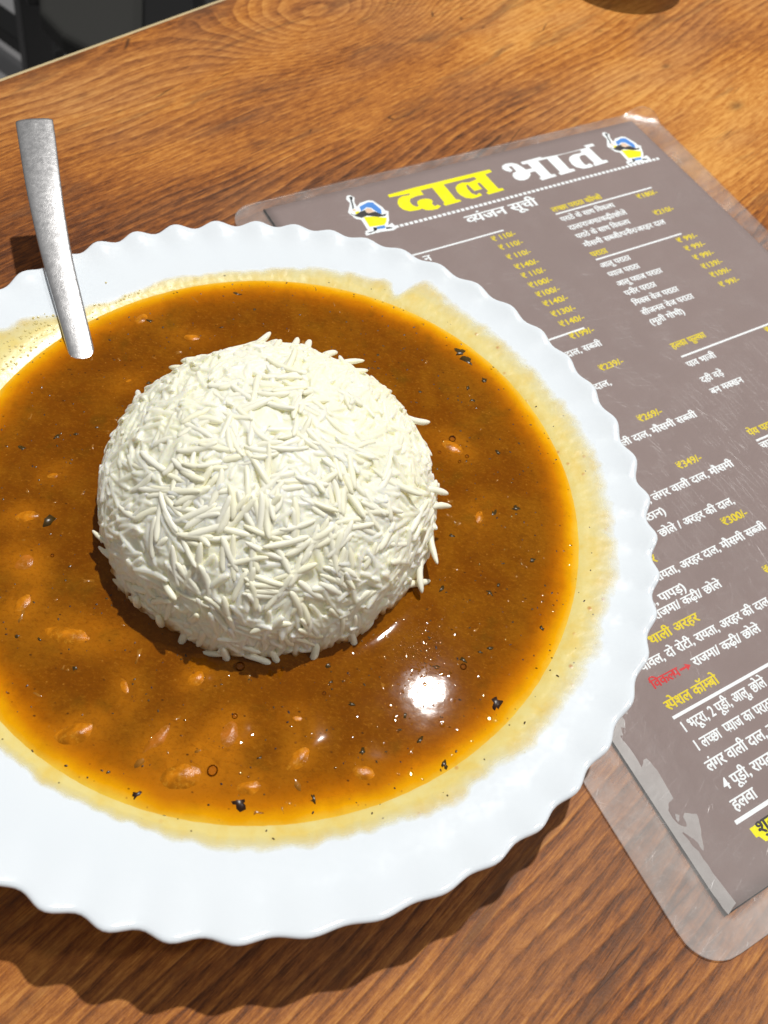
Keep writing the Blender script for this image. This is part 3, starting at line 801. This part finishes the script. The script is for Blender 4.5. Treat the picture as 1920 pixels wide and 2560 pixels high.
DAAL= [(5.397, 0.94), (6.727, 0.89), (10.627, 0.905), (10.671, 0.977), (10.642, 1.108), (10.274, 1.148), (10.309, 2.213), (10.502, 2.254), (10.513, 2.395), (9.68, 2.424), (9.619, 2.268), (9.772, 2.213), (9.717, 1.565), (9.592, 1.576), (9.574, 1.734), (9.595, 1.988), (9.182, 1.988), (9.141, 1.636), (9.112, 1.489), (9.023, 1.539), (8.966, 1.764), (8.981, 2.094), (9.119, 2.251), (9.345, 2.17), (9.362, 2.365), (9.102, 2.406), (8.825, 2.414), (8.565, 2.268), (8.434, 2.034), (8.41, 1.783), (8.476, 1.509), (8.693, 1.341), (8.954, 1.296), (9.292, 1.387), (9.712, 1.314), (9.682, 1.137), (8.093, 1.14), (8.1, 2.208), (8.242, 2.259), (8.272, 2.402), (7.442, 2.42), (7.395, 2.272), (7.496, 2.229), (7.487, 1.159), (6.895, 1.164), (6.898, 1.459), (6.536, 1.436), (6.201, 1.501), (6.088, 1.671), (6.084, 1.878), (6.194, 2.048), (6.311, 2.038), (6.334, 1.864), (6.423, 1.738), (6.624, 1.679), (6.867, 1.713), (7.046, 1.83), (7.061, 1.968), (6.943, 2.109), (6.977, 2.278), (7.152, 2.237), (7.242, 2.374), (7.03, 2.48), (6.732, 2.476), (6.485, 2.387), (6.364, 2.239), (6.178, 2.275), (5.767, 2.219), (5.546, 2.021), (5.487, 1.793), (5.528, 1.548), (5.705, 1.324), (5.944, 1.225), (6.292, 1.27), (6.341, 1.181), (5.371, 1.125), (5.368, 0.993)]
BHAT= [(12.359, 0.935), (13.352, 0.922), (16.518, 0.891), (16.527, 1.082), (16.159, 1.099), (16.189, 2.144), (16.405, 2.19), (16.4, 2.355), (15.571, 2.398), (15.601, 2.244), (15.675, 2.171), (15.636, 1.51), (15.405, 1.487), (15.26, 1.576), (15.199, 1.748), (15.174, 2.069), (15.226, 2.196), (15.442, 2.123), (15.53, 2.302), (15.493, 2.381), (15.296, 2.411), (14.923, 2.363), (14.661, 2.164), (14.588, 1.894), (14.643, 1.585), (14.816, 1.396), (15.107, 1.302), (15.501, 1.325), (15.614, 1.252), (15.596, 1.133), (14.28, 1.119), (14.277, 2.166), (14.47, 2.206), (14.475, 2.369), (13.636, 2.398), (13.567, 2.241), (13.706, 2.182), (13.68, 1.144), (13.187, 1.139), (13.204, 2.194), (13.394, 2.233), (13.391, 2.392), (12.563, 2.418), (12.501, 2.249), (12.643, 2.183), (12.621, 1.751), (12.34, 1.733), (12.272, 1.895), (12.036, 2.076), (11.773, 2.125), (11.547, 2.061), (11.413, 1.884), (11.429, 1.653), (11.571, 1.491), (11.769, 1.454), (11.775, 1.056), (11.665, 1.018), (11.607, 1.078), (11.654, 1.334), (11.479, 1.396), (11.31, 1.242), (11.252, 1.062), (11.348, 0.882), (11.59, 0.804), (11.877, 0.839), (12.096, 0.979), (12.204, 1.232), (12.281, 1.499), (12.608, 1.506), (12.589, 1.15), (12.332, 1.125), (12.33, 0.979)]
MASC= {'white': [(17.528, 0.333), (17.68, 0.335), (17.803, 0.553), (17.66, 0.794), (17.612, 1.129), (17.839, 0.95), (18.277, 0.905), (18.448, 0.994), (18.652, 1.543), (18.649, 1.733), (18.762, 1.834), (18.664, 2.022), (18.528, 2.321), (18.317, 2.623), (18.553, 2.533), (18.579, 2.713), (18.558, 2.922), (18.369, 2.98), (17.645, 2.853), (17.202, 2.883), (17.22, 2.646), (17.368, 2.605), (17.405, 1.938), (17.218, 1.812), (17.087, 1.33), (17.442, 0.817), (17.405, 0.517)], 'blue': [(17.715, 1.164), (18.19, 1.02), (18.38, 1.084), (18.517, 1.624), (18.41, 1.873), (18.315, 1.857), (18.168, 1.396), (17.989, 1.287), (17.658, 1.445)], 'face': [(17.875, 1.392), (17.988, 1.351), (18.12, 1.427), (18.175, 1.667), (17.939, 1.666), (17.817, 1.578)], 'black': [(17.18, 1.425), (17.274, 1.582), (17.63, 1.451), (17.856, 1.433), (17.817, 1.578), (17.93, 1.679), (18.194, 1.642), (18.4, 1.932), (18.618, 1.943), (18.474, 2.052), (18.172, 2.012), (17.76, 1.778), (17.479, 1.839), (17.311, 1.688), (17.162, 1.481)], 'yellow': [(17.582, 1.811), (17.985, 1.917), (18.491, 2.184), (18.357, 2.388), (18.186, 2.547), (17.534, 2.447)], 'yellow2': [(17.386, 1.4), (17.564, 1.413), (17.545, 1.564), (17.358, 1.595)], 'hand': [(17.358, 1.233), (17.489, 1.23), (17.442, 1.356), (17.33, 1.318)], 'ladle': [(17.585, 0.432), (17.737, 0.467), (17.641, 0.644), (17.619, 0.643), (17.47, 1.144), (17.348, 1.214), (17.452, 1.011), (17.566, 0.587)], 'blue2': [(17.813, 2.542), (18.186, 2.578), (18.119, 2.74), (17.775, 2.683)], 'shoe': [(17.664, 2.522), (17.831, 2.61), (17.7, 2.75), (17.377, 2.807), (17.257, 2.75), (17.589, 2.742)], 'shoe2': [(18.166, 2.695), (18.428, 2.785), (18.408, 2.84), (18.147, 2.811)]}
AIR= [[(0.619, 24.037), (0.745, 24.075), (0.75, 24.306), (0.624, 24.492), (0.532, 24.425), (0.44, 24.648), (0.336, 24.619), (0.386, 25.019), (0.377, 25.621), (0.534, 25.483), (0.667, 25.475), (0.728, 25.88), (0.655, 26.728), (0.5, 26.733), (0.324, 26.891), (0.302, 27.225), (0.49, 27.48), (0.298, 27.563), (0.4, 28.126), (0.402, 28.707), (0.473, 29.588), (0.096, 29.712), (0.044, 29.126), (-0.097, 26.923), (-0.08, 24.57), (0.187, 24.48), (0.433, 24.286)], [(0.472, 27.047), (0.543, 27.143), (0.378, 27.283), (0.344, 27.185)], [(0.69, 27.177), (0.975, 27.319), (0.956, 27.493), (0.766, 27.839), (0.538, 28.197), (0.515, 27.989), (0.468, 27.807), (0.339, 27.544), (0.543, 27.447), (0.589, 27.227)], [(0.953, 23.97), (1.022, 24.049), (0.939, 24.192), (0.876, 24.139)]]
YB= [(2.096, 28.33), (3.002, 28.316), (2.955, 28.823), (2.292, 28.801), (2.209, 28.608), (2.113, 28.599)]

# ---------------------------------------------------------------- laminated menu
MO = Vector((-7.44, 27.88, 0)); MTH = math.radians(37.88)
menu = empty('laminated_menu', MO, MTH)       # local x runs along the lines, local -y down the page
tag(menu, 'laminated brown menu card with yellow and white Hindi printing, half under the plate', 'menu')
PW, PH = 19.62, 29.7
def lift(u, v):
    """gentle waviness of the card; the far right corner is bent up"""
    z = .035 + .05*(noise.noise(Vector((u*.13, v*.13, 3))) + .35)
    k = (u - 19.5)*.62 - (v + .45)*.78            # beyond the crease of the bent corner
    if k > 0: z += k*.75
    z += .05*max(0, (u - 19.8))*max(0, 1 - abs(v - 10)/30)
    return z
def MP(u, v, h): return Vector((u, -v, lift(u, v) + h))
def sheet(name, u0, u1, v0, v1, h0, h1, mat, rad=0.0, step=.45, right=None, parent=menu, attr=None, inset=None):
    nu = int((u1 - u0)/step) + 1; nv = int((v1 - v0)/step) + 1
    us = [u0 + (u1 - u0)*i/nu for i in range(nu + 1)]; vs0 = [v0 + (v1 - v0)*j/nv for j in range(nv + 1)]
    if rad:                                        # finer steps in the rounded corners
        ex = [rad*(1 - math.cos(math.pi/2*k/7)) for k in range(7)]
        us = sorted(set([u0 + e for e in ex] + [u1 - e for e in ex] + [x for x in us if u0 + rad <= x <= u1 - rad]))
        vs0 = sorted(set([v0 + e for e in ex] + [v1 - e for e in ex] + [x for x in vs0 if v0 + rad <= x <= v1 - rad]))
    pts = []
    for v in vs0:
        for u in us:
            x, y = u, v
            if rad:
                cx = min(max(u, u0 + rad), u1 - rad); cy = min(max(v, v0 + rad), v1 - rad)
                dx, dy = u - cx, v - cy; m_ = max(abs(dx), abs(dy)); L = math.hypot(dx, dy)
                if m_ > 1e-6 and L > 1e-6 and abs(dx) > 1e-6 and abs(dy) > 1e-6:
                    x, y = cx + dx*m_/L, cy + dy*m_/L
            if right and x > 10: x = x + right(y)*(x - 10)/(u1 - 10)
            pts.append((x, y))
    W = len(us); Hn = len(vs0); n = len(pts)
    V = [MP(x, y, h1) for x, y in pts] + [MP(x, y, h0) for x, y in pts]
    F = []
    for j in range(Hn - 1):
        for i in range(W - 1):
            q = (j*W + i, (j+1)*W + i, (j+1)*W + i + 1, j*W + i + 1)
            F.append(q); F.append(tuple(x + n for x in q[::-1]))
    rim = [i for i in range(W)] + [j*W + W - 1 for j in range(1, Hn)] + [(Hn-1)*W + i for i in range(W - 2, -1, -1)] + [j*W for j in range(Hn - 2, 0, -1)]
    for a_, b_ in zip(rim, rim[1:] + rim[:1]): F.append((a_, b_, b_ + n, a_ + n))
    o = mesh_obj(name, V, F, mat, parent)
    if attr:
        at = o.data.attributes.new('milky_glare', 'FLOAT', 'POINT')
        at.data.foreach_set('value', [attr(x, y) for x, y in pts] + [0.0]*n)
    return o
def milky_glare(u, v):  # film whiteness: slight haze plus ambient glare painted into the colour
    w = .02
    if u < -.02 or v > PH: w = .11 + .22*max(0, min(1, (v - 18)/9))
    elif v < 0 or u > PW: w = .06
    w += .05*math.exp(-((u - .4)**2/3 + (v - 29.8)**2/14))
    w += .30*math.exp(-(((u - 3.2)/2.0)**2 + ((v - 30.2)/.9)**2))  # lamp glare painted as a whitish patch at the bottom edge
    return w
right = lambda v: .35*max(0, 1 - v/9)
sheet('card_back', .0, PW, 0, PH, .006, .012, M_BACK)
sheet('printed_card', .07, PW - .02, .0, PH - .03, .013, .026, M_PAPER)
sheet('clear_film', -1.40, 20.55, -.52, 30.55, -.012, .045, M_CARD, rad=1.1, right=right, attr=milky_glare, step=.4)

def flat(name, polys, mat, h, parent=menu, label=None):
    """polygons in page coordinates -> one flat printed mesh"""
    V, F = [], []
    for poly in polys:
        b0 = len(V); V += [MP(u, v, h) for u, v in poly]
        for tri in tessellate_polygon([[Vector((u, v, 0)) for u, v in poly]]): F.append(tuple(b0 + i for i in tri))
    o = mesh_obj(name, V, F, mat, parent, smooth=False)
    if label: o['label'] = label
    return o
HP = .0275
flat('title_word', [DAAL], M_YELLOW2, HP, label='large bright yellow first word of the menu title')
flat('title_word', [BHAT], M_WHITE, HP, label='large white second word of the menu title')
du = .163
flat('dotted_rule', [[(3.30 + i*.232, 2.815 + .0045*i*.2), (3.30 + i*.232 + du, 2.815 + .0045*i*.2), (3.30 + i*.232 + du, 2.97 + .0045*i*.2), (3.30 + i*.232, 2.97 + .0045*i*.2)] for i in range(68)], M_WHITE, HP)
for k, off in enumerate((0, -13.86)):
    sh = lambda P: [[(u + off, v + (.08 if k else 0)) for u, v in P]]
    e = flat('ladle_cook_emblem', sh(MASC['white']), M_WHITE, HP + .0004)
    for nm, key, mt, hh in (('turban', 'blue', M_BLUE, 2), ('tunic', 'yellow', M_YELLOW2, 2), ('sleeve', 'yellow2', M_YELLOW2, 2), ('trousers', 'blue2', M_BLUE, 2), ('face', 'face', M_SKIN, 3), ('hand', 'hand', M_SKIN, 3),
                        ('moustache', 'black', M_GREYINK, 2.5), ('ladle', 'ladle', M_INK, 2), ('shoe', 'shoe', M_INK, 2), ('shoe', 'shoe2', M_INK, 2)):
        flat(nm, sh(MASC[key]), mt, HP + .0004*hh, parent=e)
    e['label'] = 'small printed emblem of a cook with blue turban raising a ladle, ' + ('left end' if k else 'right end') + ' of the dotted rule'
def rule(u0, u1, v, t_=.085):
    n = max(2, int((u1 - u0)/.25)); us = [u0 + (u1 - u0)*i/n for i in range(n + 1)]
    flat('rule', [[(a, v - t_/2), (b, v - t_/2), (b, v + t_/2), (a, v + t_/2)] for a, b in zip(us, us[1:])], M_WHITE, HP)
for r_ in [(1.9, 9.01, 4.68), (11.80, 17.24, 4.62), (11.77, 16.53, 7.70), (2.0, 8.96, 10.78), (11.74, 17.3, 13.55), (11.72, 17.2, 18.0), (2.12, 9.3, 24.89, .10), (1.84, 9.3, 28.03, .12)]: rule(*r_)

# ---- lettering: glyph outlines of the built-in font, shaped here (half letters, pre-base vowel sign)
_cv = bpy.data.curves.new('lettering', 'FONT'); _cv.resolution_u = 3; _cv.fill_mode = 'FRONT'
_co = bpy.data.objects.new('lettering', _cv); C.objects.link(_co)
_cache = {}
def raw(sx, bold):
    key = (sx, bold)
    if key not in _cache:
        _cv.body = sx; _cv.offset = bold; bpy.context.view_layer.update()
        m = _co.to_mesh(); m.calc_loop_triangles()
        V = [(v.co.x, v.co.y) for v in m.vertices]; F = [tuple(p.vertices) for p in m.polygons]
        _co.to_mesh_clear(); _cache[key] = (V, F)
    return _cache[key]
def xmax(sx, bold): return max(v[0] for v in raw(sx, bold)[0])
def adv(sx, bold):
    return xmax(sx + 'प', bold) - xmax('प', bold)
def half(ch, bold):
    V, F = raw(ch, bold)
    W = max(v[0] for v in V)
    if ch == 'क': cut = W*.80
    else:
        cand = [x for x, y in V if y < .03 and x > .45*W]
        cut = min(cand) + .035 if cand else W*.8
    bm = bmesh.new(); vv = [bm.verts.new((x, y, 0)) for x, y in V]
    for f in F:
        try: bm.faces.new([vv[i] for i in f])
        except ValueError: pass
    bmesh.ops.bisect_plane(bm, geom=bm.verts[:] + bm.edges[:] + bm.faces[:], plane_co=(cut, 0, 0), plane_no=(1, 0, 0), clear_outer=True)
    bm.verts.index_update()
    V2 = [(v.co.x, v.co.y) for v in bm.verts]; F2 = [tuple(v.index for v in f.verts) for f in bm.faces]; bm.free()
    return V2, F2, cut - .03
def shape(txt, bold):
    """'क्' + consonant -> half form; 'ि' is moved before its consonant cluster"""
    out, i = [], 0; chars = list(txt)
    # reorder the short i sign
    j = 0
    while j < len(chars):
        if chars[j] == 'ि':
            k = j - 1
            while k >= 2 and chars[k-1] == '्': k -= 2
            chars.insert(k, chars.pop(j))
        j += 1
    V, F, x, run = [], [], 0.0, ''
    cnt = [0]
    def put(v, f, x0):
        lay = (cnt[0] % 2)*.0010; cnt[0] += 1          # neighbouring letters overlap along the head line
        for dx, dy, dz in ((-.024, -.005, 0), (.024, .008, .0020)):
            b0 = len(V); V.extend((p + x0 + dx, q + dy, lay + dz) for p, q in v); F.extend(tuple(b0 + k for k in t) for t in f)
    def flush(run, x):
        pre = ''
        for ch in run:
            if ch.strip():
                v, f = raw(ch, bold)
                put(v, f, x + (adv(pre, bold) if pre else 0))
            pre += ch
        return x + (adv(run, bold) if run else 0)
    while i < len(chars):
        if i + 2 < len(chars) and chars[i+1] == '्':
            x = flush(run, x); run = ''
            v, f, a = half(chars[i], bold); put(v, f, x)
            x += a; i += 2
        else: run += chars[i]; i += 1
    x = flush(run, x)
    return V, F
def text(txt, u0, v, width, mat=M_WHITE, size=.42, bold=.010, h=HP, right=False, name='text_line'):
    """baseline starts at (u0, v); the line is set to the measured width"""
    V, F = shape(txt, bold)
    x0 = min(a[0] for a in V); x1 = max(a[0] for a in V)
    sx = width/(x1 - x0) if width else size
    if right: u0 = right - width
    P = [MP(u0 + (a - x0)*sx, v - b*size, h + c) for a, b, c in V]
    o = mesh_obj(name, P, F, mat, menu, smooth=False)
    return o
TXT = [
 ('व्यंजन सूची', 7.79, 3.80, 3.72, 0, .74, .035), ('न', 4.86, 5.22, .36, 0, .52, .022),
 ('लच्छा पराठा कॉम्बो', 11.78, 4.47, 2.75, 1, .44, .03), ('पराठे के साथ विकल्प', 11.80, 5.15, 2.96), ('दाल/राजमा/कढ़ी/छोले', 11.82, 5.75, 3.17), ('पराठे के साथ विकल्प', 11.80, 6.32, 2.96),
 ('मौसमी सब्जी/पनीर/अरहर दाल', 11.80, 6.90, 4.52), ('पराठा', 11.74, 7.52, .86, 1, .44, .03),
 ('आलू पराठा', 11.72, 8.23, 1.60), ('प्याज पराठा', 11.72, 8.80, 1.66), ('आलू प्याज पराठा', 11.74, 9.39, 2.42), ('पनीर पराठा', 11.72, 9.97, 1.65), ('मिक्स वेज पराठा', 11.71, 10.55, 2.41), ('सीजनल वेज पराठा', 11.71, 11.14, 2.75), ('(मूली गोभी)', 11.72, 11.70, 1.75),
 ('₹180/-', 16.13, 5.08, 1.15, 1), ('₹210/-', 16.17, 6.29, 1.12, 1),
 ('₹ 99/-', 16.03, 8.16, 1.12, 1), ('₹ 99/-', 16.02, 8.72, 1.12, 1), ('₹ 99/-', 16.02, 9.32, 1.12, 1), ('₹139/-', 16.0, 9.91, 1.12, 1), ('₹109/-', 16.02, 10.47, 1.12, 1), ('₹ 99/-', 16.0, 11.08, 1.08, 1),
 ('₹ 110/-', 8.22, 5.15, 1.17, 1), ('₹ 110/-', 8.23, 5.72, 1.16, 1), ('₹ 110/-', 8.22, 6.35, 1.16, 1), ('₹140/-', 8.21, 6.98, 1.17, 1), ('₹ 110/-', 8.19, 7.53, 1.16, 1), ('₹100/-', 8.16, 8.11, 1.12, 1), ('₹100/-', 8.15, 8.68, 1.12, 1), ('₹140/-', 8.13, 9.23, 1.18, 1), ('₹130/-', 8.12, 9.83, 1.14, 1), ('₹140/-', 8.12, 10.40, 1.18, 1), ('₹199/-', 8.13, 11.11, 1.14, 1),
 ('दाल, सब्जी', 7.42, 11.83, 1.72), ('₹239/-', 8.25, 12.92, 1.13, 1), ('दाल,', 7.48, 13.62, .76),
 ('हल्का फुल्का', 11.70, 13.10, 1.77, 1, .44, .03), ('पाव भाजी', 11.68, 14.12, 1.46), ('दही वड़े', 11.68, 14.97, 1.13), ('बन मक्खन', 11.67, 15.58, 1.65), ('₹', 16.05, 13.93, .24, 1),
 ('₹269/-', 8.12, 15.54, 1.11, 1), ('वाली दाल, मौसमी सब्जी', 6.46, 16.19, 3.95), ('पेय पदार्थ', 11.66, 17.76, 1.60, 1, .44, .03), ('चाय', 11.68, 18.40, .66),
 ('₹349/-', 8.12, 17.85, 1.10, 1), ('रायता, लंगर वाली दाल, मौसमी', 5.25, 18.55, 4.92), ('मिष्ठान)', 5.13, 19.12, 1.36), ('कढ़ी / छोले / अरहर की दाल,', 4.70, 19.81, 4.36), ('₹300/-', 8.07, 20.39, 1.11, 1),
 ('अरहर', 4.19, 20.49, .86, 1, .44, .03), ('ा, रायता, अरहर दाल, मौसमी सब्जी', 4.22, 21.09, 5.20), ('न, पापड़)', 3.72, 21.73, 1.54), ('राजमा/ कढ़ी/ छोले', 3.62, 22.15, 2.86), ('₹', 8.15, 22.46, .24, 1),
 ('स्पेशल थाली अरहर', 1.78, 22.77, 3.22, 1, .44, .03), ('चावल, दो रोटी, रायता, अरहर की दाल,', 2.15, 23.34, 5.45), ('राजमा/ कढ़ी/ छोले', 3.80, 23.93, 2.80), ('विकल्प', 2.15, 23.94, 1.10, 2, .42, .035), ('विकल्प', 2.02, 22.17, 1.05, 2, .42, .035),
 ('स्पेशल कॉम्बो', 2.13, 24.67, 2.07, 1, .46, .032), ('1 भटूरा, 2 पूड़ी, आलू, छोले', 2.22, 25.40, 3.30, 0, .46), ('1 लच्छा  प्याज का पराठा', 2.22, 26.0, 3.05, 0, .46), ('लंगर वाली दाल, सब्जी', 2.10, 26.62, 3.30, 0, .46), ('4 पूड़ी, रायता, सलाद', 2.2, 27.24, 3.1, 0, .46), ('हलवा', 2.06, 27.79, .90, 0, .46),
]
for i_, tx in enumerate(TXT):
    tx = list(tx) + [0, None, None][len(tx) - 4:] if len(tx) < 7 else list(tx)
    s_, u_, v_, w_, m_, z_, b_ = tx
    text(s_, u_, v_, w_, (M_WHITE, M_YELLOW, M_RED)[m_], z_ or (.42 if not m_ else .41), .010)
for u_, v_ in ((3.28, 23.80), (3.16, 22.03)):
    flat('arrow', [[(u_, v_ - .03), (u_ + .24, v_ - .03), (u_ + .24, v_ - .11), (u_ + .42, v_ + .01), (u_ + .24, v_ + .13), (u_ + .24, v_ + .04), (u_, v_ + .04)]], M_RED, HP)
flat('highlight_box', [YB], M_YELLOW2, HP)
text('शुल्क', 2.30, 28.62, 1.1, M_GREYINK, .52, .01, HP + .0012)
# film that has come loose: pale air pockets along the card edge
def m_air():
    t = NT('loose_film_air_pocket'); p = t.coords(); n = t.noise(p, .9, 3, .55)
    b = t.bsdf((.68, .66, .65), .35); tr = t.n('ShaderNodeBsdfTransparent'); mx = t.n('ShaderNodeMixShader')
    t.l(t.g(n, [(.3, .42), (.7, .62)]), mx.inputs[0]); t.l(tr.outputs[0], mx.inputs[1]); t.l(b.outputs[0], mx.inputs[2])
    return t.done(mx)
M_AIR = m_air()
def rough_poly(P, amp=.035):
    out = []
    for (a, b) in zip(P, P[1:] + P[:1]):
        for k in range(3):
            u = a[0] + (b[0] - a[0])*k/3; v = a[1] + (b[1] - a[1])*k/3
            out.append((u + amp*noise.noise(Vector((u*7, v*7, 0))), v + amp*noise.noise(Vector((u*7, v*7, 9)))))
    return out
for k, P in enumerate(AIR): flat('air_pocket', [rough_poly(P) if k else [(max(.05, u), v) for u, v in rough_poly(P)]], M_AIR, .034)

# ---------------------------------------------------------------- bowl whose shadow falls at the top of the frame
bw = empty('steel_bowl', (7.3, 54.75, 0))
tag(bw, 'dark serving bowl just past the top edge whose round shadow falls on the table', 'bowl')
prof = [(.01, .35), (1.2, .35), (1.9, .45), (2.8, 1.2), (3.4, 2.2), (3.7, 3.1), (3.78, 3.15), (3.8, 3.05), (3.5, 2.1), (2.9, 1.05), (2.0, .2), (1.9, .02), (1.5, .02), (1.4, .2), (.01, .2)]
V, F = [], []; n = 72
for r, z in prof:
    for i in range(n): V.append(Vector((r*math.cos(6.28318*i/n), r*math.sin(6.28318*i/n), z)))
for j in range(len(prof) - 1):
    for i in range(n):
        k = (i+1) % n; F.append((j*n + i, (j+1)*n + i, (j+1)*n + k, j*n + k))
mesh_obj('bowl_body', V, F, M_METAL, bw)
bpy.data.objects.remove(_co)
